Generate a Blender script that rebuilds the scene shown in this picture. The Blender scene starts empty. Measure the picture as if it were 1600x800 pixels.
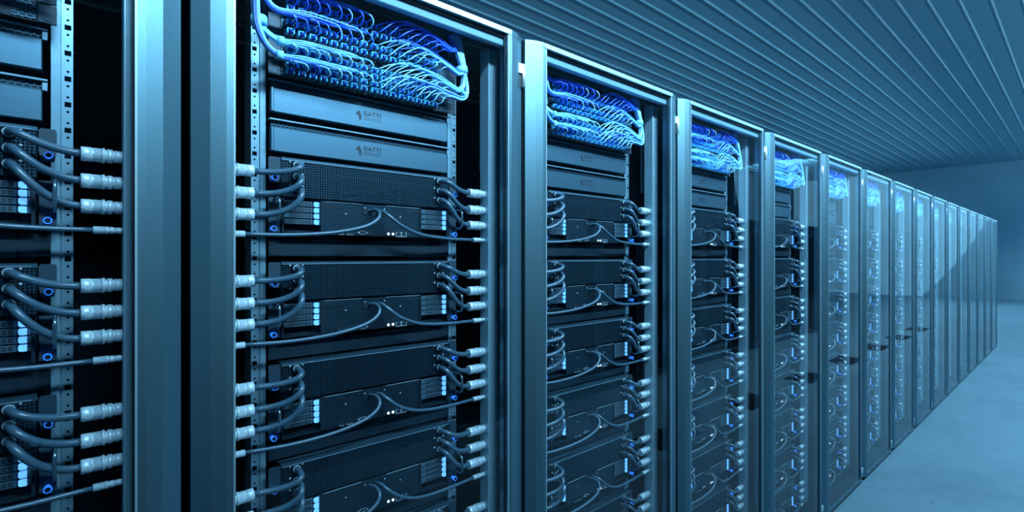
import bpy, math, random
from mathutils import Vector, Matrix
random.seed(7)
S = bpy.context.scene
COL = S.collection
PI = math.pi

# ---------------------------------------------------------------- layout (metres)
CAM_H = 1.485          # eye height; heights below written "e + z" are relative to it
FACE_D = 0.975         # camera to the glass fronts
PITCH = 0.7623         # one cabinet and its gap
X_FIRST = 0.161        # left edge of the first full cabinet
N_CAB = 16             # cabinet 0 is cut off by the frame, 1 is the first full one
CAB_H = 2.060
UNIT_TOP = [CAM_H + 0.198] + [CAM_H - 0.0115 - 0.2035 * i for i in range(7)]

def cab_x(k): return X_FIRST + PITCH * (k - 1)

ORD = ['first', 'second', 'third', 'fourth', 'fifth', 'sixth', 'seventh', 'eighth', 'ninth', 'tenth',
       'eleventh', 'twelfth', 'thirteenth', 'fourteenth', 'fifteenth', 'sixteenth']
def cab_name(k):
    if k == 0: return 'cut-off nearest cabinet'
    if k == 1: return 'first full cabinet'
    return ORD[k - 1] + ' full cabinet'
def unit_name(u): return ['top', 'second', 'third', 'fourth', 'fifth', 'sixth', 'seventh', 'bottom'][u]

# ---------------------------------------------------------------- materials
def new_mat(name):
    m = bpy.data.materials.new(name); m.use_nodes = True
    nt = m.node_tree
    for n in list(nt.nodes): nt.nodes.remove(n)
    out = nt.nodes.new('ShaderNodeOutputMaterial')
    return m, nt, out
def principled(nt, col, rough=.5, metal=0., spec=.5):
    p = nt.nodes.new('ShaderNodeBsdfPrincipled')
    p.inputs['Base Color'].default_value = (*col, 1)
    p.inputs['Roughness'].default_value = rough
    p.inputs['Metallic'].default_value = metal
    p.inputs['Specular IOR Level'].default_value = spec
    return p
def math_n(nt, op, a=None, b=None, c=None):
    n = nt.nodes.new('ShaderNodeMath'); n.operation = op
    for i, v in enumerate((a, b, c)):
        if v is None: continue
        if isinstance(v, (int, float)): n.inputs[i].default_value = v
        else: nt.links.new(v, n.inputs[i])
    return n.outputs[0]
def obj_xyz(nt):
    tc = nt.nodes.new('ShaderNodeTexCoord'); s = nt.nodes.new('ShaderNodeSeparateXYZ')
    nt.links.new(tc.outputs['Object'], s.inputs[0])
    return tc.outputs['Object'], s.outputs[0], s.outputs[1], s.outputs[2]
def mix_col(nt, fac, a, b):
    n = nt.nodes.new('ShaderNodeMix'); n.data_type = 'RGBA'
    nt.links.new(fac, n.inputs[0])
    for i, v in ((6, a), (7, b)):
        if isinstance(v, tuple): n.inputs[i].default_value = (*v, 1)
        else: nt.links.new(v, n.inputs[i])
    return n.outputs[2]
def noise(nt, vec, scale, detail=3., stretch=None):
    n = nt.nodes.new('ShaderNodeTexNoise'); n.inputs['Scale'].default_value = scale
    n.inputs['Detail'].default_value = detail
    if stretch:
        mp = nt.nodes.new('ShaderNodeMapping'); mp.inputs['Scale'].default_value = stretch
        nt.links.new(vec, mp.inputs[0]); vec = mp.outputs[0]
    nt.links.new(vec, n.inputs['Vector'])
    return n.outputs[0]
def bump(nt, h, strength, dist=.001):
    b = nt.nodes.new('ShaderNodeBump'); b.inputs['Strength'].default_value = strength
    b.inputs['Distance'].default_value = dist
    nt.links.new(h, b.inputs['Height'])
    return b.outputs[0]
def ramp(nt, fac, stops):
    r = nt.nodes.new('ShaderNodeValToRGB')
    while len(r.color_ramp.elements) < len(stops): r.color_ramp.elements.new(.5)
    for e, (p, c) in zip(r.color_ramp.elements, stops): e.position = p; e.color = (*c, 1)
    nt.links.new(fac, r.inputs[0])
    return r.outputs[0]

M = {}
def plain(name, col, rough=.5, metal=0., spec=.5, noise_amp=0., nscale=200., bmp=0.):
    m, nt, out = new_mat(name)
    p = principled(nt, col, rough, metal, spec)
    if noise_amp or bmp:
        v, x, y, z = obj_xyz(nt)
        nz = noise(nt, v, nscale, 4)
        if noise_amp:
            lo = tuple(c * (1 - noise_amp) for c in col); hi = tuple(min(1, c * (1 + noise_amp)) for c in col)
            nt.links.new(ramp(nt, nz, [(.3, lo), (.7, hi)]), p.inputs['Base Color'])
        if bmp: nt.links.new(bump(nt, nz, bmp), p.inputs['Normal'])
    nt.links.new(p.outputs[0], out.inputs[0])
    M[name] = m
    return m
def glow(name, col, strength, base=None):
    m, nt, out = new_mat(name)
    p = principled(nt, base or col, .4)
    p.inputs['Emission Color'].default_value = (*col, 1)
    p.inputs['Emission Strength'].default_value = strength
    nt.links.new(p.outputs[0], out.inputs[0])
    M[name] = m

plain('frame_paint', (.098, .218, .288), .40, .82, .5, .16, 700, .10)
plain('cabinet_dark', (.006, .015, .025), .6, .0, .1)
plain('gasket_black', (.004, .008, .012), .6)
plain('zinc', (.22, .40, .49), .34, .55, .5, .08, 60)
plain('post_metal', (.31, .51, .60), .4, .25, .5, .06, 40)
plain('ear_paint', (.018, .046, .068), .5, .2)
plain('chassis_dark', (.007, .019, .030), .55, .3, .25)
plain('top_lid', (.055, .125, .175), .4, .7)
plain('edge_highlight', (.25, .43, .52), .4, .5)  # lighter colour painting a highlight along the stile lips and top edge
plain('edge_bright', (.45, .72, .84), .3, .45)
plain('rubber', (.046, .105, .150), .32, 0, .7, .10, 80)
plain('screw_steel', (.55, .75, .84), .25, .45)
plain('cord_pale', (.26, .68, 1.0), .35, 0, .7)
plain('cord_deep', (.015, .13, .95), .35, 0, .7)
plain('plug_blue', (.004, .05, .40), .4)
plain('header_paint', (.115, .25, .33), .6, .2)
plain('port_grey', (.030, .065, .09), .5)
plain('clip_cyan', (.08, .60, .92), .4)
plain('tie_pale', (.25, .70, .90), .5, 0, .4, .12, 300)
plain('logo_ink', (.004, .014, .026), .5)
plain('drive_grey', (.055, .12, .165), .45, .3)
plain('drive_hole', (.006, .014, .022), .6)
plain('handle_steel', (.25, .42, .50), .25, .9)
plain('panel_blue', (.010, .026, .040), .42, .3)
plain('hinge_alu', (.62, .82, .88), .35, .6)
glow('latch_glow', (.16, .50, 1.0), .95, (.05, .3, .9))
glow('ring_glow', (.03, .22, 1.0), .75, (.03, .2, .9))
glow('led_white', (.80, .97, 1.0), 1.1)

# connector barrel: bright scuffed metal
m, nt, out = new_mat('ferrule'); M['ferrule'] = m
v, x, y, z = obj_xyz(nt)
p = principled(nt, (.7, .9, .95), .40, .25)
nz = noise(nt, v, 420, 4)
nt.links.new(ramp(nt, nz, [(.25, (.34, .52, .60)), (.6, (.74, .91, .97))]), p.inputs['Base Color'])
nt.links.new(bump(nt, nz, .35, .001), p.inputs['Normal'])
nt.links.new(p.outputs[0], out.inputs[0])

# brushed faceplate
m, nt, out = new_mat('brushed_plate'); M['brushed_plate'] = m
v, x, y, z = obj_xyz(nt)
p = principled(nt, (.2, .38, .5), .40, .85)
nz = noise(nt, v, 60, 5, (.35, 1, 14))
nt.links.new(ramp(nt, nz, [(.3, (.085, .180, .24)), (.7, (.096, .198, .265))]), p.inputs['Base Color'])
nt.links.new(bump(nt, nz, .06, .0006), p.inputs['Normal'])
nt.links.new(p.outputs[0], out.inputs[0])

# punched grid: square holes
def hole_mat(name, pitch, hole, metal_col, dark, stagger=False, ax=('x', 'z'), pz=None, slot=None):
    m, nt, out = new_mat(name); M[name] = m
    v, x, y, z = obj_xyz(nt)
    pz = pz or pitch
    zi = math_n(nt, 'DIVIDE', z, pz)
    xi = math_n(nt, 'DIVIDE', x, pitch)
    if stagger:
        row = math_n(nt, 'FLOOR', zi)
        xi = math_n(nt, 'ADD', xi, math_n(nt, 'MULTIPLY', row, .5))
    fx = math_n(nt, 'ABSOLUTE', math_n(nt, 'SUBTRACT', math_n(nt, 'FRACT', xi), .5))
    fz = math_n(nt, 'ABSOLUTE', math_n(nt, 'SUBTRACT', math_n(nt, 'FRACT', zi), .5))
    if stagger and not slot:
        d = math_n(nt, 'SQRT', math_n(nt, 'ADD', math_n(nt, 'MULTIPLY', fx, fx), math_n(nt, 'MULTIPLY', fz, fz)))
        inside = math_n(nt, 'LESS_THAN', d, hole)
    else:
        hx, hz = slot or (hole, hole)
        inside = math_n(nt, 'MULTIPLY', math_n(nt, 'LESS_THAN', fx, hx), math_n(nt, 'LESS_THAN', fz, hz))
    p = principled(nt, metal_col, .36, .85)
    nt.links.new(mix_col(nt, inside, metal_col, dark), p.inputs['Base Color'])
    nt.links.new(math_n(nt, 'MULTIPLY', math_n(nt, 'SUBTRACT', 1., inside), .85), p.inputs['Metallic'])
    nt.links.new(math_n(nt, 'MULTIPLY', math_n(nt, 'SUBTRACT', 1., inside), .5), p.inputs['Specular IOR Level'])
    nt.links.new(bump(nt, math_n(nt, 'SUBTRACT', 1., inside), .4, .001), p.inputs['Normal'])
    nt.links.new(p.outputs[0], out.inputs[0])
hole_mat('grid_mesh', .0050, .36, (.050, .108, .150), (.002, .006, .010))
hole_mat('hex_mesh', .0046, .30, (.050, .108, .150), (.002, .006, .010), True, pz=.0040)
hole_mat('vent_mesh', .0085, .3, (.052, .11, .15), (.002, .006, .010), True, pz=.0042, slot=(.36, .24))

# mounting rail: one square hole with two round ones between, on a 41.7 mm step
m, nt, out = new_mat('punched_rail'); M['punched_rail'] = m
v, x, y, z = obj_xyz(nt)
RX = .1345
def rail_holes(cx):
    fz = math_n(nt, 'SUBTRACT', math_n(nt, 'MULTIPLY', math_n(nt, 'FRACT', math_n(nt, 'DIVIDE', z, .0417)), .0417), .0208)
    ax_ = math_n(nt, 'ABSOLUTE', math_n(nt, 'SUBTRACT', x, cx))
    sq = math_n(nt, 'MULTIPLY', math_n(nt, 'LESS_THAN', ax_, .0042), math_n(nt, 'LESS_THAN', math_n(nt, 'ABSOLUTE', fz), .0042))
    dz = math_n(nt, 'SUBTRACT', math_n(nt, 'ABSOLUTE', fz), .0118)
    d2 = math_n(nt, 'ADD', math_n(nt, 'MULTIPLY', ax_, ax_), math_n(nt, 'MULTIPLY', dz, dz))
    return math_n(nt, 'MAXIMUM', sq, math_n(nt, 'LESS_THAN', d2, .0019 ** 2))
inside = math_n(nt, 'MAXIMUM', rail_holes(.1345), rail_holes(.6165))
yfront = math_n(nt, 'LESS_THAN', y, .1262)
inside = math_n(nt, 'MULTIPLY', inside, yfront)
p = principled(nt, (.4, .62, .72), .36, .7)
nt.links.new(mix_col(nt, inside, (.24, .42, .51), (.002, .005, .008)), p.inputs['Base Color'])
nt.links.new(math_n(nt, 'MULTIPLY', math_n(nt, 'SUBTRACT', 1., inside), .7), p.inputs['Metallic'])
nt.links.new(math_n(nt, 'MULTIPLY', math_n(nt, 'SUBTRACT', 1., inside), .5), p.inputs['Specular IOR Level'])
nt.links.new(p.outputs[0], out.inputs[0])

# door glass: clear, mirroring more the flatter one looks along it
m, nt, out = new_mat('door_glass'); M['door_glass'] = m
tr = nt.nodes.new('ShaderNodeBsdfTransparent'); tr.inputs[0].default_value = (.93, .97, 1, 1)
gl = nt.nodes.new('ShaderNodeBsdfGlossy'); gl.inputs['Roughness'].default_value = .0
gl.inputs[0].default_value = (.93, .98, 1, 1)
lw = nt.nodes.new('ShaderNodeLayerWeight'); lw.inputs['Blend'].default_value = .5
fac = math_n(nt, 'ADD', math_n(nt, 'MULTIPLY', math_n(nt, 'POWER', lw.outputs['Facing'], 5.), .9), .055)
geo = nt.nodes.new('ShaderNodeNewGeometry')
fac = math_n(nt, 'MULTIPLY', fac, math_n(nt, 'SUBTRACT', 1., geo.outputs['Backfacing']))
mx = nt.nodes.new('ShaderNodeMixShader')
nt.links.new(fac, mx.inputs[0]); nt.links.new(tr.outputs[0], mx.inputs[1]); nt.links.new(gl.outputs[0], mx.inputs[2])
nt.links.new(mx.outputs[0], out.inputs[0])

# room surfaces
m, nt, out = new_mat('concrete_floor'); M['concrete_floor'] = m
v, x, y, z = obj_xyz(nt)
p = principled(nt, (.3, .5, .6), .55, 0, .35)
n1 = noise(nt, v, 1.1, 6); n2 = noise(nt, v, 7, 6)
mixv = math_n(nt, 'ADD', math_n(nt, 'MULTIPLY', n1, .6), math_n(nt, 'MULTIPLY', n2, .4))
c = ramp(nt, mixv, [(.32, (.072, .160, .22)), (.5, (.096, .200, .27)), (.68, (.115, .230, .30))])
st = noise(nt, v, 5.5, 3, (1.0, 2.2, 1))
c = mix_col(nt, ramp(nt, st, [(.70, (0, 0, 0)), (.76, (.55, .55, .55))]), c, (.03, .075, .11))
nt.links.new(c, p.inputs['Base Color'])
nt.links.new(bump(nt, n2, .08, .004), p.inputs['Normal'])
nt.links.new(p.outputs[0], out.inputs[0])
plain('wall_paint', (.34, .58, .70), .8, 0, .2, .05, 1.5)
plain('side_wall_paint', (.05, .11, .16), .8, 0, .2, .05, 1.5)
plain('ceiling_paint', (.12, .29, .39), .28, .1, .9)

# ---------------------------------------------------------------- mesh helpers
class MB:
    def __init__(s): s.v = []; s.f = []; s.m = []; s.slots = []; s.smooth = []
    def slot(s, mat):
        if mat not in s.slots: s.slots.append(mat)
        return s.slots.index(mat)
    def face(s, idx, mi, sm=False): s.f.append(tuple(idx)); s.m.append(mi); s.smooth.append(sm)
    def box(s, x0, x1, y0, y1, z0, z1, mat, bev=0.):
        mi = s.slot(mat)
        if bev > 0:   # chamfer the front edges
            b = bev; n = len(s.v)
            s.v += [(x0, y0 + b, z0), (x1, y0 + b, z0), (x1, y0 + b, z1), (x0, y0 + b, z1),
                    (x0 + b, y0, z0 + b), (x1 - b, y0, z0 + b), (x1 - b, y0, z1 - b), (x0 + b, y0, z1 - b),
                    (x0, y1, z0), (x1, y1, z0), (x1, y1, z1), (x0, y1, z1)]
            q = lambda *i: s.face([n + j for j in i], mi)
            q(4, 5, 6, 7); q(0, 1, 5, 4); q(1, 2, 6, 5); q(2, 3, 7, 6); q(3, 0, 4, 7)
            q(8, 9, 1, 0); q(9, 10, 2, 1); q(10, 11, 3, 2); q(11, 8, 0, 3); q(11, 10, 9, 8)
            return s
        n = len(s.v)
        s.v += [(x0, y0, z0), (x1, y0, z0), (x1, y1, z0), (x0, y1, z0), (x0, y0, z1), (x1, y0, z1), (x1, y1, z1), (x0, y1, z1)]
        for q in ((0, 3, 2, 1), (4, 5, 6, 7), (0, 1, 5, 4), (1, 2, 6, 5), (2, 3, 7, 6), (3, 0, 4, 7)):
            s.face([n + j for j in q], mi)
        return s
    def prism(s, pts, z0, z1, mat, smooth=False):      # plan polygon (counter-clockwise from above) extruded in z
        mi = s.slot(mat); n = len(s.v); k = len(pts)
        s.v += [(x, y, z0) for x, y in pts] + [(x, y, z1) for x, y in pts]
        s.face([n + i for i in range(k)][::-1], mi); s.face([n + k + i for i in range(k)], mi)
        for i in range(k):
            j = (i + 1) % k
            s.face((n + i, n + j, n + k + j, n + k + i), mi, smooth)
        return s
    def prism_y(s, pts, y0, y1, mat):                 # outline in x/z extruded in y, front at y0
        mi = s.slot(mat); n = len(s.v); k = len(pts)
        s.v += [(x, y0, z) for x, z in pts] + [(x, y1, z) for x, z in pts]
        s.face([n + i for i in range(k)], mi); s.face([n + k + i for i in range(k)][::-1], mi)
        for i in range(k):
            j = (i + 1) % k
            s.face((n + j, n + i, n + k + i, n + k + j), mi)
        return s
    def tube(s, pts, r, mat, sides=8, cap=True):
        mi = s.slot(mat); P = [Vector(p) for p in pts]; n = len(s.v); k = len(P)
        rs = r if isinstance(r, (list, tuple)) else [r] * k
        T = [(P[min(i + 1, k - 1)] - P[max(i - 1, 0)]).normalized() for i in range(k)]
        a = Vector((0, 0, 1)) if abs(T[0].z) < .9 else Vector((1, 0, 0))
        N = (a - T[0] * a.dot(T[0])).normalized()
        for i in range(k):
            N = (N - T[i] * N.dot(T[i])).normalized(); B = T[i].cross(N)
            for j in range(sides):
                t = 2 * PI * j / sides
                s.v.append(tuple(P[i] + (N * math.cos(t) + B * math.sin(t)) * rs[i]))
        for i in range(k - 1):
            for j in range(sides):
                a0 = n + i * sides + j; a1 = n + i * sides + (j + 1) % sides
                s.face((a0, a1, a1 + sides, a0 + sides), mi, True)
        if cap:
            s.face([n + j for j in range(sides)][::-1], mi); s.face([n + (k - 1) * sides + j for j in range(sides)], mi)
        return s
    def lathe(s, o, axis, prof, mat, sides=16, smooth=True):   # prof: list of (t along axis, radius)
        o = Vector(o); a = Vector(axis).normalized()
        # doubled rings keep the steps crisp
        P = [o + a * t for t, r in prof]; mi = s.slot(mat); n = len(s.v)
        u = Vector((0, 0, 1)) if abs(a.z) < .9 else Vector((1, 0, 0))
        u = (u - a * u.dot(a)).normalized(); w = a.cross(u)
        for q, (t, r) in zip(P, prof):
            for j in range(sides):
                th = 2 * PI * j / sides
                s.v.append(tuple(q + (u * math.cos(th) + w * math.sin(th)) * r))
        for i in range(len(prof) - 1):
            for j in range(sides):
                a0 = n + i * sides + j; a1 = n + i * sides + (j + 1) % sides
                s.face((a0, a1, a1 + sides, a0 + sides), mi, smooth and abs(prof[i][1] - prof[i + 1][1]) < .0012)
        s.face([n + j for j in range(sides)][::-1], mi)
        s.face([n + (len(prof) - 1) * sides + j for j in range(sides)], mi)
        return s
    def disc(s, c, r, mat, sides=12, depth=.0006):     # small raised disc facing the aisle (-y)
        s.lathe((c[0], c[1], c[2]), (0, -1, 0), [(0, r), (depth, r)], mat, sides, False)
        return s
    def add(s, o, off=(0, 0, 0)):
        n = len(s.v); mp = [s.slot(mm) for mm in o.slots]
        s.v += [(a + off[0], b + off[1], c + off[2]) for a, b, c in o.v]
        s.f += [tuple(n + i for i in f) for f in o.f]; s.m += [mp[i] for i in o.m]; s.smooth += o.smooth
        return s
    def mesh(s, name, org=(0, 0, 0)):
        me = bpy.data.meshes.new(name)
        me.from_pydata([(a - org[0], b - org[1], c - org[2]) for a, b, c in s.v], [], s.f)
        for mt in s.slots: me.materials.append(M[mt])
        me.polygons.foreach_set('material_index', s.m)
        me.polygons.foreach_set('use_smooth', s.smooth)
        me.update()
        return me

def link(o, parent=None):
    COL.objects.link(o)
    if parent is not None: o.parent = parent
    return o
def put(name, mesh, parent=None, loc=(0, 0, 0), label=None):
    o = bpy.data.objects.new(name, mesh); o.location = loc
    if label: o['label'] = label
    return link(o, parent)
def thing(name, label, cat, loc, group=None, mesh=None):
    o = bpy.data.objects.new(name, mesh); o.location = loc
    o['label'] = label; o['category'] = cat
    if group: o['group'] = group
    return link(o)
def structure(name, mb, loc=(0, 0, 0)):
    o = put(name, mb.mesh(name), None, loc); o['kind'] = 'structure'; return o

def spline(pts, n):                                    # centripetal-free Catmull-Rom through the points
    P = [Vector(p) for p in pts]; P = [P[0] * 2 - P[1]] + P + [P[-1] * 2 - P[-2]]
    out = []
    segs = len(P) - 3
    for i in range(segs):
        a, b, c, d = P[i:i + 4]
        for k in range(n):
            t = k / n
            out.append(.5 * ((2 * b) + (c - a) * t + (2 * a - 5 * b + 4 * c - d) * t * t + (3 * b - a - 3 * c + d) * t ** 3))
    out.append(P[-2])
    return out
def bezier(a, b, c, d, n):
    a, b, c, d = map(Vector, (a, b, c, d))
    return [a * (1 - t) ** 3 + b * 3 * t * (1 - t) ** 2 + c * 3 * t * t * (1 - t) + d * t ** 3 for t in [i / n for i in range(n + 1)]]

# ---------------------------------------------------------------- template = list of (name, mesh, label, children)
def build(tpl, root):
    for name, me, label, kids in tpl:
        o = put(name, me, root, (0, 0, 0), label)
        for kn, km, kl in kids: put(kn, km, o, (0, 0, 0), kl)

# ================================================================= cabinet
STILE = [(.007, .016), (.033, .0025), (.056, -.003), (.0666, -.003), (.0696, .001), (.0696, .030), (.007, .030)]
def mirror(pts): return [(PITCH - x, y) for x, y in pts][::-1]
def cabinet_template():
    T = []
    Z0, Z1 = .0, 2.046
    LIP = [(.0667, -.0036), (.0699, -.0036), (.0699, .0012), (.0667, .0012)]
    a = MB().prism(STILE, .018, Z1, 'frame_paint').prism(LIP, .020, Z1 - .001, 'edge_highlight'); T.append(('front_stile', a.mesh('front_stile'), None, []))
    a = MB().prism(mirror(STILE), .018, Z1, 'frame_paint').prism(mirror(LIP), .020, Z1 - .001, 'edge_highlight'); T.append(('front_stile', a.mesh('front_stile'), None, []))
    cap = [(x, y) for x, y in STILE[:4]] + [(PITCH - x, y) for x, y in STILE[:4]][::-1] + [(PITCH - .007, .90), (.007, .90)]
    a = MB().prism(cap, 2.0468, CAB_H, 'frame_paint').box(.060, PITCH - .060, -.0040, -.0030, 2.0472, CAB_H - .0005, 'edge_highlight'); T.append(('top_panel', a.mesh('top_panel'), None, []))
    a = MB().box(.0697, PITCH - .0697, .0135, .03, 2.020, 2.040, 'header_paint', .002)
    T.append(('header_bar', a.mesh('header_bar'), 'pale bar across the top behind the glass', []))
    a = MB().box(.0697, PITCH - .0697, -.003, .012, .018, .036, 'frame_paint', .002)
    T.append(('bottom_rail', a.mesh('bottom_rail'), None, []))
    a = MB().box(.02, PITCH - .02, .004, .88, .0, .0175, 'cabinet_dark'); T.append(('plinth', a.mesh('plinth'), None, []))
    for x0 in (.008, PITCH - .010):
        a = MB().box(x0, x0 + .002, .0305, .90, .018, Z1, 'cabinet_dark'); T.append(('side_panel', a.mesh('side_panel'), None, []))
    a = MB().box(.011, PITCH - .011, .895, .90, .018, Z1, 'cabinet_dark'); T.append(('back_panel', a.mesh('back_panel'), None, []))
    a = MB().box(.011, PITCH - .011, .031, .894, .0185, .024, 'cabinet_dark'); T.append(('base_panel', a.mesh('base_panel'), None, []))
    # mounting rails: punched front strip and a return flange of two folds
    for sgn, xo in ((1, .128), (-1, .623)):
        a = MB()
        q = lambda d0, d1, y0, y1, mt: a.box(min(xo + sgn * d0, xo + sgn * d1), max(xo + sgn * d0, xo + sgn * d1), y0, y1, .03, 2.03, mt)
        q(0, .0145, .125, .130, 'punched_rail'); q(.0145, .0165, .128, .170, 'zinc'); q(.0165, .027, .124, .127, 'zinc')
        q(0, .003, .130, .170, 'zinc')
        T.append(('mounting_rail', a.mesh('mounting_rail'), 'zinc rail with square and round holes', []))
    # posts that carry the cable sockets
    for x0, x1 in ((.034, .068), (.684, .718)):
        a = MB().box(x0, x1, .065, .100, .105, 2.028, 'post_metal', .0012)
        a.box(x0 - .0002, x0 + .0045, .0642, .0664, .106, 2.027, 'edge_bright', .0012)  # corner highlight put in as a brighter strip
        T.append(('cable_post', a.mesh('cable_post'), None, []))
    a = MB()
    a.box(.704, .724, .125, .129, 1.720, 1.930, 'edge_bright')
    for i in range(12): a.box(.711, .717, .1242, .1252, 1.73 + i * .0165, 1.739 + i * .0165, 'drive_hole')
    T.append(('slotted_strip', a.mesh('slotted_strip'), None, []))
    # door
    a = MB().box(.0700, PITCH - .0700, .004, .008, .0365, 2.0460, 'door_glass')
    g = MB()
    g.box(.0698, .0716, .0085, .0128, .037, 2.0455, 'gasket_black'); g.box(PITCH - .0716, PITCH - .0698, .0085, .0128, .037, 2.0455, 'gasket_black')
    g.box(.0717, PITCH - .0717, .0085, .0128, 2.0405, 2.0455, 'gasket_black'); g.box(.0717, PITCH - .0717, .0085, .0128, .037, .044, 'gasket_black')
    T.append(('door', a.mesh('door'), 'clear glass door', [('gasket', g.mesh('gasket'), None)]))
    for z0 in (1.9275, .030):
        h = MB()
        h.box(PITCH - .026, PITCH - .009, .0045, .0075, z0 + .034, z0 + .060, 'hinge_alu', .0008)
        h.lathe((PITCH - .0065, .0075, z0), (0, 0, 1), [(0, .0052), (.06, .0052)], 'hinge_alu', 12)
        h.box(PITCH - .020, PITCH - .009, .0095, .0115, z0, z0 + .034, 'gasket_black')
        T.append(('hinge', h.mesh('hinge'), 'pale aluminium hinge', []))
    return T
CAB_T = cabinet_template()
for k in range(N_CAB):
    if k == 0: lb = 'grey steel server cabinet with glass door, cut off by the edge nearest the camera'
    elif k == 1: lb = 'first full grey server cabinet with glass door, large in front of the camera'
    elif k == N_CAB - 1: lb = 'last grey server cabinet at the far end of the row, by the bare floor'
    else: lb = f'{ORD[k - 1]} full grey server cabinet with glass door, counting away from the camera'
    r = thing('server_cabinet', lb, 'server cabinet', (cab_x(k), 0, 0), 'server cabinets in the row')
    build(CAB_T, r)

# ================================================================= storage chassis with the logo
def text_mesh(body, width, height, offset=0., spacing=1.):
    cu = bpy.data.curves.new('lettering', 'FONT'); cu.body = body; cu.size = 1.; cu.offset = offset
    cu.space_character = spacing; cu.extrude = .0
    o = bpy.data.objects.new('lettering', cu); COL.objects.link(o)
    dg = bpy.context.evaluated_depsgraph_get()
    me = bpy.data.meshes.new_from_object(o.evaluated_get(dg))
    bpy.data.objects.remove(o); bpy.data.curves.remove(cu)
    xs = [v.co.x for v in me.vertices]; ys = [v.co.y for v in me.vertices]
    x0, x1, y0, y1 = min(xs), max(xs), min(ys), max(ys)
    V = [((v.co.x - x0) / (x1 - x0) * width, 0., (v.co.y - y0) / (y1 - y0) * height) for v in me.vertices]
    F = [tuple(p.vertices) for p in me.polygons]
    bpy.data.meshes.remove(me)
    return V, F
CH_ORG = (.377, .35, 0)
def chassis_template():
    T = []
    YF = .1105
    # z from the base of the unit: faceplate 0 .. .049, vent strip .049 .. .0655
    a = MB().box(.168, .586, .128, .70, .001, .064, 'cabinet_dark'); T.append(('housing', a.mesh('housing', CH_ORG), None, []))
    a = MB()
    a.box(.160, .1655, .1065, .118, .0, .0485, 'brushed_plate', .001)
    a.box(.1655, .586, YF, .122, .0, .0485, 'brushed_plate', .0012)
    T.append(('faceplate', a.mesh('faceplate', CH_ORG), 'brushed grey front plate with black lettering', []))
    a = MB().box(.162, .590, .1165, .121, .0487, .0625, 'vent_mesh'); T.append(('vent_strip', a.mesh('vent_strip', CH_ORG), 'dark slotted vent strip', []))
    a = MB()
    a.box(.158, .592, .109, .1225, .0628, .0655, 'zinc'); a.box(.586, .592, .112, .1225, .0487, .0627, 'zinc')
    T.append(('top_edge', a.mesh('top_edge', CH_ORG), None, []))
    # emblem: a dog's head in profile, looking left
    E = [(-.0075, .0150), (-.0045, .0165), (-.0025, .0185), (-.0010, .0225), (.0000, .0205), (.0014, .0240), (.0028, .0208),
         (.0050, .0190), (.0075, .0160), (.0090, .0120), (.0092, .0080), (.0080, .0040), (.0066, .0020), (.0060, -.0005),
         (.0035, .0018), (.0022, .0035), (.0018, .0075), (.0012, .0105), (-.0012, .0122), (-.0050, .0122)]
    e = MB().prism_y([(x * .88 + .3455, z + .0135) for x, z in reversed(E)][::-1][::-1], YF - .0002, YF + .0002, 'logo_ink')
    T.append(('logo_emblem', e.mesh('logo_emblem', CH_ORG), 'black dog head emblem', []))
    a = MB(); a.slot('logo_ink')
    V, F = text_mesh('GATTI', .0436, .0102, .042, 1.2)
    a.v = [(x + .3575, YF - .00015, z + .0268) for x, y, z in V]
    for f in F: a.face(f, 0)
    T.append(('logo_lettering', a.mesh('logo_lettering', CH_ORG), 'black lettering', []))
    a = MB(); a.slot('logo_ink')
    V, F = text_mesh('SERVICES', .0436, .0072, 0., 1.02)
    a.v = [(x + .3575, YF - .00015, z + .0172) for x, y, z in V]
    for f in F: a.face(f, 0)
    T.append(('logo_subtitle', a.mesh('logo_subtitle', CH_ORG), 'thin dark lettering', []))
    return T
CH_T = chassis_template()
for k in range(N_CAB):
    for i, zb in enumerate((.2905, .2112)):
        lb = f'{"upper" if i == 0 else "lower"} brushed grey storage unit with logo, {cab_name(k)}'
        r = thing('storage_unit', lb, 'storage unit', (cab_x(k) + CH_ORG[0], CH_ORG[1], CAM_H + zb), 'brushed storage units')
        build(CH_T if k <= 4 else CH_T[:4], r)

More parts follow.
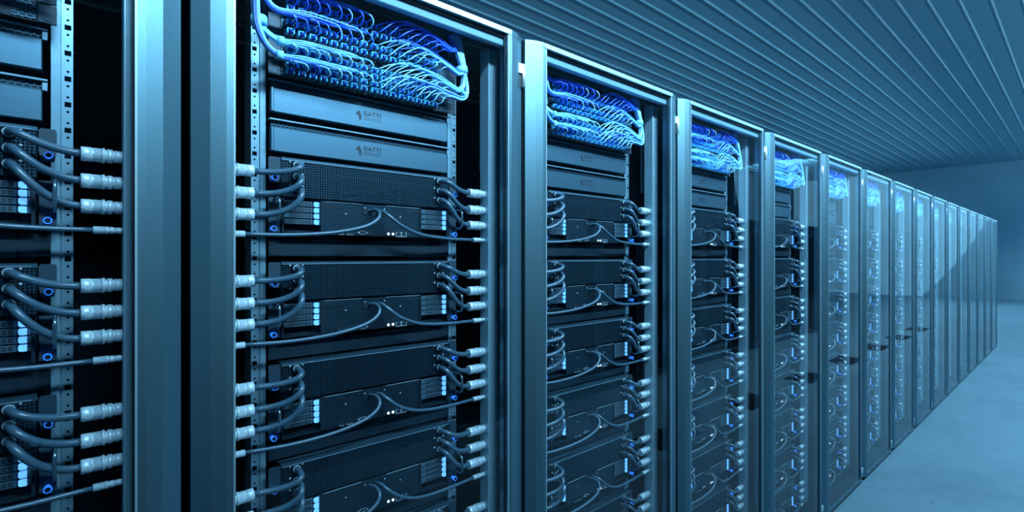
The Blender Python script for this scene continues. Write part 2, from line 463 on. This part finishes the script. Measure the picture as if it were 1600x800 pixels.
# ================================================================= perforated chassis and drive server (one of each per unit)
PORT_Z = (-.0135, -.037, -.0605)
LX, RX_ = .205, .5495
SW_ORG = (.377, .30, -.080)
def switch_template():
    T = []
    a = MB().box(.176, .580, .100, .70, -.0795, -.003, 'chassis_dark'); T.append(('housing', a.mesh('housing', SW_ORG), None, []))
    a = MB().box(.1765, .5795, .0955, .0995, -.0785, -.0068, 'grid_mesh'); T.append(('grille', a.mesh('grille', SW_ORG), 'square-holed metal grille', []))
    a = MB()
    a.box(.175, .581, .0935, .099, -.0065, -.0005, 'top_lid'); a.box(.176, .580, .0936, .45, -.0004, .0, 'top_lid')
    a.box(.178, .574, .0930, .0934, -.0046, -.0039, 'edge_bright')  # bright strip standing in for the highlight along the top edge
    T.append(('lid', a.mesh('lid', SW_ORG), None, []))
    for x0, x1 in ((.152, .1745), (.582, .603)):
        a = MB().prism_y([(x0, -.036), (x0, -.004), (x0 + .003, -.001), (x1 - .002, -.001), (x1, -.004), (x1, -.036), (x1 - .003, -.052), (x0 + .003, -.052)][::-1], .0955, .099, 'ear_paint')
        T.append(('ear', a.mesh('ear', SW_ORG), None, []))
    for x in (.1605, .5935):
        a = MB().lathe((x, .0955, -.0435), (0, -1, 0), [(0, .0040), (.006, .0040), (.010, .0054), (.0125, .0054)], 'ring_glow', 14)
        b = MB().disc((x, .0830, -.0435), .0039, 'drive_grey', 14, .0006)
        T.append(('thumbscrew', a.mesh('thumbscrew', SW_ORG), 'blue ringed thumbscrew', [('screw_head', b.mesh('screw_head', SW_ORG), None)]))
    for cx in (LX, RX_):
        for pz in PORT_Z:
            a = MB().lathe((cx, .0953, pz), (0, -1, 0), [(0, .0098), (.002, .0098), (.0022, .0088), (.004, .0086), (.0042, .0070)], 'chassis_dark', 18)
            a.lathe((cx, .0911, pz), (0, -1, 0), [(0, .0076), (.0008, .0074)], 'screw_steel', 18)
            kids = []
            for dx in (-.0125, .0125):
                b = MB().lathe((cx + dx, .0953, pz + .006), (0, -1, 0), [(0, .0022), (.0012, .0022), (.002, .0012)], 'screw_steel', 10)
                kids.append(('screw', b.mesh('screw', SW_ORG), None))
            T.append(('cable_gland', a.mesh('cable_gland', SW_ORG), None, kids))
    return T
SV_ORG = (.377, .30, -.152)
def drive_meshes(x0, x1, z0):
    z1 = z0 + .0118
    d = MB(); right = x0 > .4
    lx0 = x1 - .0135
    d.box(x0, x0 + .0095, .0945, .11, z0 + .0012, z1 - .0004, 'drive_grey', .0006)
    d.box(x0 + .010, lx0 - .002, .0960, .11, z0 + .0012, z1 - .0004, 'drive_grey', .0005)
    for r_ in range(2):
        for c_ in range(6):
            w = (lx0 - .004 - x0 - .013) / 6
            xx = x0 + .013 + c_ * w
            d.box(xx, xx + w * .72, .0956, .0962, z0 + .0035 + r_ * .0036, z0 + .0059 + r_ * .0036, 'drive_hole')
    d.box(x1 - .0035, x1, .0950, .11, z0 + .0012, z1 - .0004, 'drive_grey', .0004)
    d.box(x0 + .001, x1 - .001, .100, .11, z0 + .0001, z0 + .0011, 'drive_hole')
    l = MB().prism_y([(lx0, z0 + .0035), (lx0 + .0022, z0 + .0014), (lx0 + .0096, z0 + .0014), (lx0 + .0096, z1 - .0006), (lx0 + .0018, z1 - .0006), (lx0, z1 - .002)], .0925, .0965, 'latch_glow')
    return d, l
def server_template():
    T = []
    a = MB().box(.1765, .5795, .1105, .70, -.1515, -.0812, 'chassis_dark')
    T.append(('housing', a.mesh('housing', SV_ORG), None, []))
    a = MB()
    for x0, x1 in ((.1765, .1805), (.2545, .2625), (.4945, .4985), (.5735, .5785)): a.box(x0, x1, .0935, .110, -.1515, -.0820, 'panel_blue', .0006)
    a.box(.1765, .5785, .0950, .110, -.1530, -.1518, 'panel_blue')
    T.append(('front_frame', a.mesh('front_frame', SV_ORG), None, []))
    for x0, x1 in ((.181, .254), (.4995, .573)):
        for i in range(4):
            d, l = drive_meshes(x0, x1, -.0955 - i * .01235 - .0015)
            T.append(('drive', d.mesh('drive', SV_ORG), None, [('latch', l.mesh('latch', SV_ORG), 'lit pale blue latch')]))
    a = MB().box(.263, .494, .0965, .110, -.1512, -.0825, 'hex_mesh')
    a.box(.263, .347, .0945, .0964, -.0834, -.0827, 'edge_bright'); a.box(.406, .494, .0945, .0964, -.0834, -.0827, 'edge_bright')  # thin bright strips paint highlight lines along the panel top
    a.box(.263, .305, .0957, .0964, -.0955, -.0836, 'panel_blue'); a.box(.452, .494, .0957, .0964, -.0955, -.0836, 'panel_blue')
    a.box(.292, .367, .0957, .0964, -.1510, -.1400, 'panel_blue'); a.box(.398, .470, .0957, .0964, -.1510, -.1360, 'panel_blue')
    T.append(('centre_panel', a.mesh('centre_panel', SV_ORG), 'dark panel with fine round holes', []))
    for x0 in (.3485, .3965):
        a = MB().prism_y([(x0, -.104), (x0, -.084), (x0 + .0105, -.084), (x0 + .0105, -.104), (x0 + .0085, -.1065), (x0 + .002, -.1065)][::-1], .0945, .0964, 'panel_blue')
        b = MB().lathe((x0 + .005, .0945, -.091), (0, -1, 0), [(0, .0018), (.0012, .0016)], 'screw_steel', 10)
        T.append(('latch_plate', a.mesh('latch_plate', SV_ORG), None, [('screw', b.mesh('screw', SV_ORG), None)]))
    for x in (.310, .443):
        b = MB().lathe((x, .0964, -.1065), (0, -1, 0), [(0, .0019), (.001, .0017)], 'screw_steel', 10); T.append(('screw', b.mesh('screw', SV_ORG), None, []))
    for x in (.4117, .4234):
        b = MB().disc((x, .0956, -.1471), .0030, 'led_white', 14, .0012); T.append(('round_port', b.mesh('round_port', SV_ORG), 'white lit round port', []))
    for x0 in (.4309, .4452):                         # twin network sockets, outlined
        b = MB()
        for q in ((x0, x0 + .001, -.1532, -.1424), (x0 + .0128, x0 + .0138, -.1532, -.1424), (x0 + .001, x0 + .0128, -.1532, -.1522), (x0 + .001, x0 + .004, -.1434, -.1424), (x0 + .0098, x0 + .0128, -.1434, -.1424)):
            b.box(q[0], q[1], .0945, .0964, q[2], q[3], 'screw_steel')
        b.box(x0 + .001, x0 + .0128, .0955, .0964, -.1522, -.1424, 'drive_hole')
        T.append(('network_socket', b.mesh('network_socket', SV_ORG), None, []))
    b = MB()
    ring = lambda x0, x1, z0, z1, t: [b.box(*q, 'screw_steel') for q in ((x0, x1, .0945, .0957, z1 - t, z1), (x0, x1, .0945, .0957, z0, z0 + t), (x0, x0 + t, .0945, .0957, z0 + t, z1 - t), (x1 - t, x1, .0945, .0957, z0 + t, z1 - t))]
    ring(.3415, .3555, -.1500, -.1432, .0006)
    for x in (.3385, .3590): b.lathe((x, .0957, -.1466), (0, -1, 0), [(0, .0017), (.003, .0017)], 'screw_steel', 8)
    T.append(('display_socket', b.mesh('display_socket', SV_ORG), None, []))
    for x0, x1, z0, z1 in ((.3122, .3268, -.1515, -.1465), (.295, .3060, -.1512, -.1465)):
        b = MB().box(x0, x1, .0950, .0957, z0, z1, 'drive_hole'); b.box(x0, x1, .0942, .0957, z0 - .0008, z0, 'screw_steel'); b.box(x0, x0 + .0006, .0945, .0957, z0, z1 - .001, 'screw_steel')
        T.append(('usb_socket', b.mesh('usb_socket', SV_ORG), None, []))
    for x0, x1 in ((.152, .1745), (.582, .603)):
        a = MB().box(x0, x1, .0975, .1005, -.151, -.0815, 'ear_paint', .0006)
        T.append(('ear', a.mesh('ear', SV_ORG), None, []))
    for x in (.1640, .6005):
        pts = spline([(x, .0975, -.0775 - .006), (x, .078, -.0835), (x, .068, -.089), (x, .0665, -.105), (x, .068, -.1225), (x, .078, -.1285), (x, .0975, -.1285)], 5)
        a = MB().tube(pts, .0026, 'handle_steel', 8); T.append(('handle', a.mesh('handle', SV_ORG), 'bright bow handle', []))
    for x in (.1590, .5925):
        a = MB().lathe((x, .0975, -.1435), (0, -1, 0), [(0, .0040), (.006, .0040), (.0105, .0054), (.0135, .0054)], 'ring_glow', 14)
        b = MB().disc((x, .0840, -.1435), .0039, 'chassis_dark', 14, .0006)
        T.append(('thumbscrew', a.mesh('thumbscrew', SV_ORG), 'blue ringed thumbscrew', [('screw_head', b.mesh('screw_head', SV_ORG), None)]))
    return T
SW_T, SV_T = switch_template(), server_template()
BL_ORG = (.377, .14, -.199)
a = MB()
a.box(.158, .596, .118, .1235, -.199, -.1625, 'panel_blue', .0015)
a.box(.1585, .5955, .1236, .40, -.1985, -.1630, 'chassis_dark')
a.box(.262, .300, .116, .1179, -.1655, -.1628, 'drive_grey'); a.box(.395, .470, .115, .1179, -.1670, -.1628, 'drive_grey')
BLANK = a.mesh('blanking_plate', BL_ORG)
def far_only(T, names):                               # far off only the end towards the aisle shows
    out = []
    for n, me, l, kids in T:
        if n in names: out.append((n, me, l, []))
    return out
for k in range(N_CAB):
    for u, zt in enumerate(UNIT_TOP):
        if k == 0 and u > 3 or k == 1 and u > 5: continue
        full = k <= 4
        lb = f'{unit_name(u)} perforated switch with cables plugged in, {cab_name(k)}'
        r = thing('network_switch', lb, 'network switch', (cab_x(k) + SW_ORG[0], SW_ORG[1], zt + SW_ORG[2]), 'perforated network switches')
        build(SW_T if full else [t for t in SW_T if t[0] in ('housing', 'grille', 'lid') ], r)
        if not full: build([t[:3] + ([],) for t in SW_T if t[0] == 'thumbscrew'][1:], r)
        lb = f'{unit_name(u)} drive server with blue latches, {cab_name(k)}'
        r = thing('drive_server', lb, 'server', (cab_x(k) + SV_ORG[0], SV_ORG[1], zt + SV_ORG[2]), 'servers with blue drive latches')
        if full: build(SV_T, r)
        else:
            dr = [t for t in SV_T if t[0] == 'drive'][4:]
            build([t for t in SV_T if t[0] in ('housing', 'front_frame', 'centre_panel')] + dr + [t for t in SV_T if t[0] == 'round_port'] + [t for t in SV_T if t[0] == 'handle'][1:], r)
            build([t[:3] + ([],) for t in SV_T if t[0] == 'thumbscrew'][1:], r)
        if u < 7:
            lb = f'dark blanking panel under the {unit_name(u)} drive server, {cab_name(k)}'
            thing('blanking_plate', lb, 'panel', (cab_x(k) + BL_ORG[0], BL_ORG[1], zt + BL_ORG[2]), 'dark blanking panels', BLANK)

# ================================================================= power cables
CON_Z = (-.036, -.0785, -.119)
THIN_Z = -.1565
def ferrule(x_tip, sgn, y, z, thick, long=True):
    """a metal barrel lying along x whose end x_tip meets the post; it reaches from there towards the servers"""
    a = MB()
    if thick:
        prof = [(0, .0095), (.010, .0100), (.0102, .0088), (.0125, .0088), (.0127, .0110), (.019, .0112), (.0192, .0098), (.0225, .0098), (.0227, .0122), (.026, .0122), (.0262, .0110), (.037, .0112), (.0372, .0106), (.039, .0106), (.0392, .0114), (.0520, .0114), (.0524, .0105)]
    else:
        prof = [(0, .0050), (.008, .0053), (.0082, .0046), (.0105, .0046), (.0107, .0056), (.0160, .0058), (.0162, .0050), (.0185, .0050), (.0187, .0066), (.0205, .0066), (.0207, .0060), (.0370, .0062), (.0373, .0056)]
    a.lathe((x_tip, y, z), (sgn, 0, 0), prof, 'ferrule', 18 if thick else 14)
    return a, (.052 if thick else .037)
YP = .0825
def cable(side, idx):
    a = MB()
    if idx < 3:
        z0, z1 = PORT_Z[idx], CON_Z[idx]
        if side == 'L':
            f, ln = ferrule(.0685, 1, YP, z1, True)
            s0 = (LX, .0908, z0); e = (.0685 + ln - .002, YP, z1)
            pts = bezier(s0, (LX + .003, .037 - idx * .004, z0 - .002), (e[0] + .085, .064, z1 - .003), e, 18)
        else:
            f, ln = ferrule(.6835, -1, YP, z1, True)
            s0 = (RX_, .0908, z0); e = (.6835 - ln + .002, YP, z1)
            pts = bezier(s0, (RX_ + .006, .045, z0 + .002), (e[0] - .055, .074, z1), e, 18)
        a.tube(pts, .0060, 'rubber', 12)
    else:
        z1 = THIN_Z
        if side == 'L':
            f, ln = ferrule(.0685, 1, YP, z1, False)
            pts = spline([(.367, .0958, -.097), (.3672, .0925, -.097), (.3705, .078, -.0955), (.3715, .060, -.103), (.362, .052, -.119), (.330, .051, -.136), (.265, .056, -.150), (.185, .067, -.1565), (.104, YP, z1)], 5)
        else:
            f, ln = ferrule(.6835, -1, YP, z1, False)
            pts = spline([(.3855, .0958, -.097), (.3856, .0925, -.097), (.388, .080, -.097), (.398, .066, -.108), (.428, .060, -.130), (.480, .064, -.1475), (.560, .073, -.155), (.648, YP, z1)], 5)
        a.tube(pts, .0040, 'rubber', 10)
    return a, f
CABLES = {}
for side in 'LR':
    for i in range(4):
        a, f = cable(side, i)
        org = (.06 if side == 'L' else .70, YP, CON_Z[i] if i < 3 else THIN_Z)
        CABLES[side, i] = (a.mesh('cable', org), f.mesh('connector', org), org, a, f)
WHICH = ['upper', 'middle', 'lower']
def visible_units(k): return range(0, 3) if k == 0 else range(0, 5) if k == 1 else range(0, 6) if k == 2 else range(0, 8)
far = MB()
for k in range(0, 14):
    for u in visible_units(k):
        zt = UNIT_TOP[u]
        for side in 'LR':
            if side == 'L' and k == 0: continue
            for i in range(4):
                if side == 'L' and i < 3 and k > 3: continue
                if side == 'L' and k > 6: continue
                me, fm, org, am, fmb = CABLES[side, i]
                if i < 3 and k > 10:
                    far.add(am, (cab_x(k), 0, zt)); far.add(fmb, (cab_x(k), 0, zt)); continue
                hand = 'left-hand' if side == 'L' else 'right-hand'
                if i < 3:
                    lb = f'thick grey cable, {WHICH[i]} of three {hand} leads, {unit_name(u)} switch, {cab_name(k)}'
                    nm, gp = 'thick_power_cable', 'thick grey cables with metal connectors'
                else:
                    lb = f'thin grey cable from the {unit_name(u)} drive server to the {hand} post, {cab_name(k)}'
                    nm, gp = 'thin_power_cable', 'thin grey cables with metal connectors'
                r = thing(nm, lb, 'cable', (cab_x(k) + org[0], org[1], zt + org[2]), gp, me)
                put('connector', fm, r, (0, 0, 0), 'silvery ribbed metal connector')
o = put('far_cables', far.mesh('far_cables')); o['kind'] = 'stuff'; o['category'] = 'cables'
o['label'] = 'thick grey cables of the farthest cabinets whose connectors show as dots'

# ================================================================= patch panels
PANELS = [('topmost', .4845, .527, .5085, .4925), ('second', .4415, .4835, .4645, .4463), ('third', .3915, .4405, .4120, .3980), ('lowest', .3605, .3905, .3815, .3668)]
COLX = [.188 + .0222 * i for i in range(8)] + [.3685 + .0226 * i for i in range(8)]
PP_ORG = [(.377, .20, p[1]) for p in PANELS]
def port_mb():
    a = MB()
    a.box(-.0086, .0086, .0835, .099, -.0062, .0058, 'port_grey', .0008)
    a.box(-.0075, -.0048, .0745, .0836, -.0040, .0062, 'clip_cyan', .0006); a.box(.0048, .0075, .0745, .0836, -.0040, .0062, 'clip_cyan', .0006)
    a.box(-.0048, .0048, .0745, .0836, .0040, .0062, 'clip_cyan', .0005)
    return a
PORT = port_mb().mesh('port')
PP_T = []
for j, (nm, z0, z1, r0, r1) in enumerate(PANELS):
    a = MB().box(.176, .580, .099, .20, z0, z1, 'panel_blue')
    near = MB().add(a)
    e = MB()
    for x0, x1 in ((.152, .1755), (.5805, .603)):
        e.box(x0, x1, .0985, .102, z0 + .0005, z1 - .0005, 'ear_paint', .0006)
        e.lathe(((x0 + x1) / 2, .0985, z0 + .007), (0, -1, 0), [(0, .0024), (.001, .0022)], 'drive_grey', 10)
    vent = MB().box(.1765, .184, .0975, .0989, z0 + .002, z1 - .002, 'vent_mesh')
    vent2 = MB().box(.552, .5795, .0975, .0989, z0 + .002, z1 - .002, 'vent_mesh')
    whole = MB().add(a).add(e).add(vent).add(vent2)
    for x in COLX:
        for rz in (r0, r1): whole.add(port_mb(), (x, 0, rz))
    PP_T.append((a.mesh('patch_bay', PP_ORG[j]), e.mesh('ear', PP_ORG[j]), MB().add(vent).add(vent2).mesh('vent_plate', PP_ORG[j]), whole.mesh('patch_bay', PP_ORG[j])))
for k in range(N_CAB):
    for j, (nm, z0, z1, r0, r1) in enumerate(PANELS):
        org = PP_ORG[j]
        lb = f'{nm} patch bay under blue cords, {cab_name(k)}'
        near = k <= 2
        r = thing('patch_bay', lb, 'patch bay', (cab_x(k) + org[0], org[1], CAM_H + org[2]), 'patch panels with blue cords', PP_T[j][0] if near else PP_T[j][3])
        if near:
            put('ear', PP_T[j][1], r); put('vent_plate', PP_T[j][2], r)
            for c_, x in enumerate(COLX):
                if k == 0 and c_ < 8: continue
                for rz in (r0, r1): put('port', PORT, r, (x - org[0], -org[1], rz - org[2]))

# ================================================================= patch cords
ENTRY_L = [[(.168, .061, .5150), (.148, .066, .5200), (.134, .072, .5350), (.128, .076, .551)],
           [(.172, .060, .4735), (.154, .062, .4755), (.139, .067, .4880), (.130, .072, .512), (.128, .076, .551)],
           [(.176, .059, .4150), (.162, .060, .4155), (.146, .063, .4230), (.134, .067, .440), (.1285, .071, .470), (.128, .076, .551)],
           [(.172, .056, .3840), (.158, .056, .3860), (.142, .059, .3965), (.131, .063, .418), (.1270, .069, .455), (.128, .076, .551)]]
ENTRY_R = [[(.556, .056, .5020), (.574, .060, .5090), (.582, .068, .528), (.583, .076, .551)],
           [(.556, .054, .4580), (.580, .056, .4500), (.595, .060, .4590), (.596, .065, .482), (.588, .071, .515), (.583, .076, .551)],
           [(.556, .053, .4130), (.577, .054, .4075), (.591, .057, .4150), (.597, .061, .438), (.596, .066, .467), (.589, .072, .512), (.583, .076, .551)],
           [(.562, .048, .3880), (.585, .049, .3870), (.602, .053, .3990), (.607, .058, .425), (.601, .064, .465), (.590, .072, .512), (.583, .076, .551)]]
LIE_Z = [.5150, .4735, .4150, .3840]
SPACE = .0029
def cord_points(j, row, c, rnd):
    """every cord keeps a lane of its own in a bundle four wide and four high; far ports lie on top"""
    x = COLX[c]; z = PANELS[j][3 + row]
    left = c < 8
    lev = c // 2 if left else (15 - c) // 2
    col = (0 if row else 2) + (c % 2)                  # lower rows lie in front
    wob = lambda a=.0016: rnd.uniform(-a, a)
    oy = (col - 1.5) * SPACE + rnd.uniform(-.0002, .0002)
    oz = (lev - 1.5) * SPACE + rnd.uniform(-.0002, .0002)
    qx, qy = ((-.0061, -.0061), (.0061, -.0061), (-.0061, .0061), (.0061, .0061))[(3, 1, 2, 0)[j] if left else (2, 3, 1, 0)[j]]
    pts = [(x, .0790, z - .0005), (x, .0690, z - .0003)]
    if left:
        E = ENTRY_L[j]; zl = LIE_Z[j]
        fwd = .053 + oy
        bulge = .0030 * max(0, c - 3)                  # the last ports send their cords forward in wide loops
        rise = zl + oz - z
        pts += [(x + .0030, fwd + .006 - bulge, z + .0012), (x + .0020, fwd - .0010 - bulge, z + rise * .45 + .0010), (x - .0060, fwd - bulge * .5, z + rise * .92 + .001)]
        xs = x - .022
        while xs > .190:
            pts.append((xs, .0590 + oy * 1.55 + wob(.0009), zl + oz * 1.6 + wob(.0011) + .0025)); xs -= .045
    else:
        E = ENTRY_R[j]
        ex, ey, ez = E[0]
        z_up = PANELS[j][3]
        lane = lambda t: (z_up + .0095) * (1 - t) + ez * t + .0105 * math.sin(PI * t) + oz * 1.6
        tt = lambda xx: min(1., max(0., (xx - .385) / (ex - .385)))
        pts += [(x + .0040, .0560 + oy, z + .0010)]
        run = (.058 if lev > 1 else .040 if lev > 0 else .020) + wob(.004)
        x1 = x + run
        pts.append((x + run * .45, .0525 + oy, z + (lane(tt(x1)) - z) * .62))
        if x1 < ex - .012:
            pts.append((x1, .0520 + oy * 1.3, lane(tt(x1)) + wob(.0013) + .0015))
            xs = x1 + .045
            while xs < ex - .015:
                pts.append((xs, .0535 + oy * 1.3, lane(tt(xs)) + wob(.0013))); xs += .045
        elif x + run * .45 > ex - .006: pts.pop()
    n = len(E)
    for i, (ax, ay, az) in enumerate(E):
        t = i / (n - 1)
        v = min(1., max(0., (t - .15) / .45))          # turns upright and closes up with the other bundles
        ox = oz if left else -oz
        q = min(1., max(0., (t - .35) / .4))
        pts.append((ax + ox * v + qx * q, ay + oy + qy * q, az + oz * (1 - v)))
    return pts
PALE_BY_SHADE = [.10, .52, .84, .88]  # share of pale cords per panel; the header's shade is put into the colour
def cord_mb(j, row, c, seed, n=5, sides=6):
    rnd = random.Random(seed)
    pale = rnd.random() < PALE_BY_SHADE[j]
    a = MB()
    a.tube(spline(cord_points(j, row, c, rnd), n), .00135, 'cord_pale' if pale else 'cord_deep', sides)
    return a
def plug_mb(j, row, c):
    x = COLX[c]; z = PANELS[j][3 + row]
    return MB().box(x - .0026, x + .0026, .0712, .0832, z - .0030, z + .0022, 'plug_blue', .0006)
CORDS = {}
for j in range(4):
    for row in range(2):
        for c in range(16):
            org = (COLX[c], .079, PANELS[j][3 + row])
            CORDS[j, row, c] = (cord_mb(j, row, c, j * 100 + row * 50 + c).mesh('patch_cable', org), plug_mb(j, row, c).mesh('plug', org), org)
def single_cord(k, j, row, c):
    if k == 0: return j >= 2 and c >= 8
    if k <= 2: return True
    return k == 3 and j == 3 and row == 1 and c >= 4
mass = MB(); mass_tpl = None
for k in range(0, 14):
    for j in range(4):
        for row in range(2):
            for c in range(16):
                if k == 0 and c < 8: continue
                if single_cord(k, j, row, c):
                    me, pm, org = CORDS[j, row, c]
                    lb = f'blue patch cable, {ORD[c]} port of {"upper" if row == 0 else "lower"} row, {PANELS[j][0]} panel, {cab_name(k)}'
                    r = thing('patch_cable', lb, 'patch cable', (cab_x(k) + org[0], org[1], CAM_H + org[2]), 'blue patch cables', me)
                    put('plug', pm, r)
                elif k > 2:
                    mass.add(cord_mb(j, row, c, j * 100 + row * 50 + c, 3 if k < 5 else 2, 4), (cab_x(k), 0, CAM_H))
o = put('far_patch_cables', mass.mesh('far_patch_cables')); o['kind'] = 'stuff'; o['category'] = 'patch cords'
o['label'] = 'pale and deep blue patch cords bundled at the top of the farther cabinets'
# wraps round the bundles
TIES = [('left-hand trunk', (.1282, .0725, .447), (-.02, .1, 1), .0148, .017), ('left-hand third bundle', (.163, .0600, .4152), (1, 0, .02), .0090, .012),
        ('left-hand lowest bundle', (.160, .0562, .3857), (1, 0, .10), .0090, .013), ('right-hand trunk', (.5985, .0648, .464), (.12, -.12, -1), .0148, .016),
        ('right-hand third bundle', (.588, .0573, .4115), (1, .15, .7), .0080, .009), ('right-hand lowest bundle', (.598, .0543, .3995), (1, .2, .9), .0082, .009)]
for k in (0, 1, 2):
    for nm, c, ax, r_, ln in TIES:
        if k == 0 and 'left' in nm: continue
        A = Vector(ax).normalized()
        a = MB().lathe(tuple(-A * ln / 2), ax, [(0, r_), (ln, r_)], 'tie_pale', 14)
        thing('cable_tie', f'pale blue cable tie on the {nm} of blue cords, {cab_name(k)}', 'cable tie', (cab_x(k) + c[0], c[1], CAM_H + c[2]), 'pale cable ties', a.mesh('cable_tie'))

# ================================================================= the row across the aisle (shows mirrored in the glass)
OPP_Y = -2.55
bunch = MB()
for j in range(4):
    for row in range(2):
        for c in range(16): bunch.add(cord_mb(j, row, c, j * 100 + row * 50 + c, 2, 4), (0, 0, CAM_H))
bunch_me = bunch.mesh('patch_cable_bunch')
for k in range(1, N_CAB + 1):
    r = thing('server_cabinet', 'grey server cabinet across the aisle, mirrored faintly in the glass doors', 'server cabinet', (cab_x(k) - .3, OPP_Y, 0), 'server cabinets across the aisle')
    r.rotation_euler = (0, 0, PI)
    build([t for t in CAB_T if t[0] in ('front_stile', 'top_panel', 'header_bar', 'bottom_rail', 'side_panel', 'back_panel', 'door')], r)
    o = put('patch_cable_bunch', bunch_me, None, (cab_x(k) - .3, OPP_Y, 0)); o.rotation_euler = (0, 0, PI); o['kind'] = 'stuff'; o['category'] = 'patch cables'
    o['label'] = 'blue patch cables across the aisle, mirrored as faint blue scribbles'; o['group'] = 'patch cables across the aisle'
g = MB().box(-.30, .30, -.15, .15, .0, .006, 'cabinet_dark')
for i in range(14): g.box(-.29, .29, -.14 + i * .0205, -.13 + i * .0205, .006, .009, 'chassis_dark')
g_me = g.mesh('floor_grille')
for i in range(7):
    thing('floor_grille', 'dark grille in the aisle floor, mirrored low in the glass doors', 'floor grille', (3.75 + 1.55 * i, -1.30, 0), 'floor grilles along the aisle', g_me)

# ================================================================= room
XE = 24.0; CEIL = 4.68; YR = -7.5; YL = 8.0; XB = -4.0
a = MB().box(XB, XE, YR, YL, -.05, 0, 'concrete_floor'); structure('floor', a)
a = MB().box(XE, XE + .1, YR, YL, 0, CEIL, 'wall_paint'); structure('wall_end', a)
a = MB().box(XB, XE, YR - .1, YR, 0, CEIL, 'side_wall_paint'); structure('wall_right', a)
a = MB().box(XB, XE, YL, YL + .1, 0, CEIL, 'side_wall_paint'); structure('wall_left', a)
a = MB()
mi = a.slot('ceiling_paint')
prof = []
y = -.448 - .264 * 28
while y < YL:
    for d, h in ((-.020, 0), (-.017, -.010), (-.011, -.018), (-.004, -.022), (.004, -.022), (.011, -.018), (.017, -.010), (.020, 0)): prof.append((y + d, CEIL + h))
    y += .264
prof = [q for q in prof if YR <= q[0] <= YL]
n = len(prof)
a.v = [(XB, yy, zz) for yy, zz in prof] + [(XE, yy, zz) for yy, zz in prof]
for i in range(n - 1): a.face((i, n + i, n + i + 1, i + 1), mi, i % 8 != 7)
structure('ceiling', a)

# ================================================================= light
def area(name, loc, rot, sx, sy, power, col, spread=PI):
    l = bpy.data.lights.new(name, 'AREA'); l.shape = 'RECTANGLE'; l.size = sx; l.size_y = sy; l.energy = power; l.color = col; l.spread = spread
    o = bpy.data.objects.new(name, l); o.location = loc; o.rotation_euler = rot; COL.objects.link(o)
    return o
COOL = (.50, .81, 1.0)
area('aisle_lamp', (10.5, -1.9, 3.32), (math.radians(72), 0, 0), 21.2, .25, 740, COOL, math.radians(90))
area('floor_fill', (13, -1.7, 4.3), (0, 0, 0), 21, .3, 480, COOL, math.radians(110))  # unseen fill added to brighten the floor
area('ceiling_fill', (9, -3.2, 2.2), (PI, 0, 0), 28, .2, 310, COOL)  # unseen upward fill added to light the ceiling and its ribs
l = bpy.data.lights.new('added_wall_spot', 'SPOT'); l.energy = 1700; l.color = COOL; l.spot_size = math.radians(120); l.spot_blend = .01; l.shadow_soft_size = .02  # unseen spot added to draw a diagonal light edge on the end wall
LP = Vector((18, -5.5, 4.3)); VA = Vector((XE, -1.2, 2.6)) - LP; VB = Vector((XE, -2.87, 0)) - LP
nrm = VA.cross(VB).normalized(); nrm = nrm if nrm.y < 0 else -nrm        # the beam's straight edge crosses the end wall from high left to low right
axis = (VA.normalized() + VB.normalized()).normalized() * math.cos(math.radians(60)) + nrm * math.sin(math.radians(60))
o = bpy.data.objects.new('added_wall_spot', l); o.location = LP; o.rotation_euler = axis.to_track_quat('-Z', 'Y').to_euler(); COL.objects.link(o)
w = bpy.data.worlds.new('World'); S.world = w; w.use_nodes = True
w.node_tree.nodes['Background'].inputs[0].default_value = (.02, .09, .16, 1)
w.node_tree.nodes['Background'].inputs[1].default_value = 1.0

# ================================================================= camera
cd = bpy.data.cameras.new('Camera'); cam = bpy.data.objects.new('Camera', cd); COL.objects.link(cam)
cd.sensor_width = 36; cd.lens = 18.0; cd.clip_start = .05
th = math.atan2(897, 800)                              # between the view axis and the row
cam.location = (0, -FACE_D, CAM_H)
cam.rotation_euler = (PI / 2, 0, -(PI / 2 - (PI / 2 - th)) + 0)
fwd = Vector((math.cos(th), math.sin(th), 0))
cam.rotation_euler = fwd.to_track_quat('-Z', 'Y').to_euler()
cd.dof.use_dof = True; cd.dof.focus_distance = 1.25; cd.dof.aperture_fstop = 6.5
S.camera = cam

S.view_settings.view_transform = 'Standard'; S.view_settings.look = 'None'
S.view_settings.gamma = 1; S.view_settings.use_curve_mapping = False
S.view_settings.exposure = 0.34
S.cycles.use_denoising = True
S.cycles.max_bounces = 6; S.cycles.transparent_max_bounces = 24
S.cycles.sample_clamp_indirect = 4
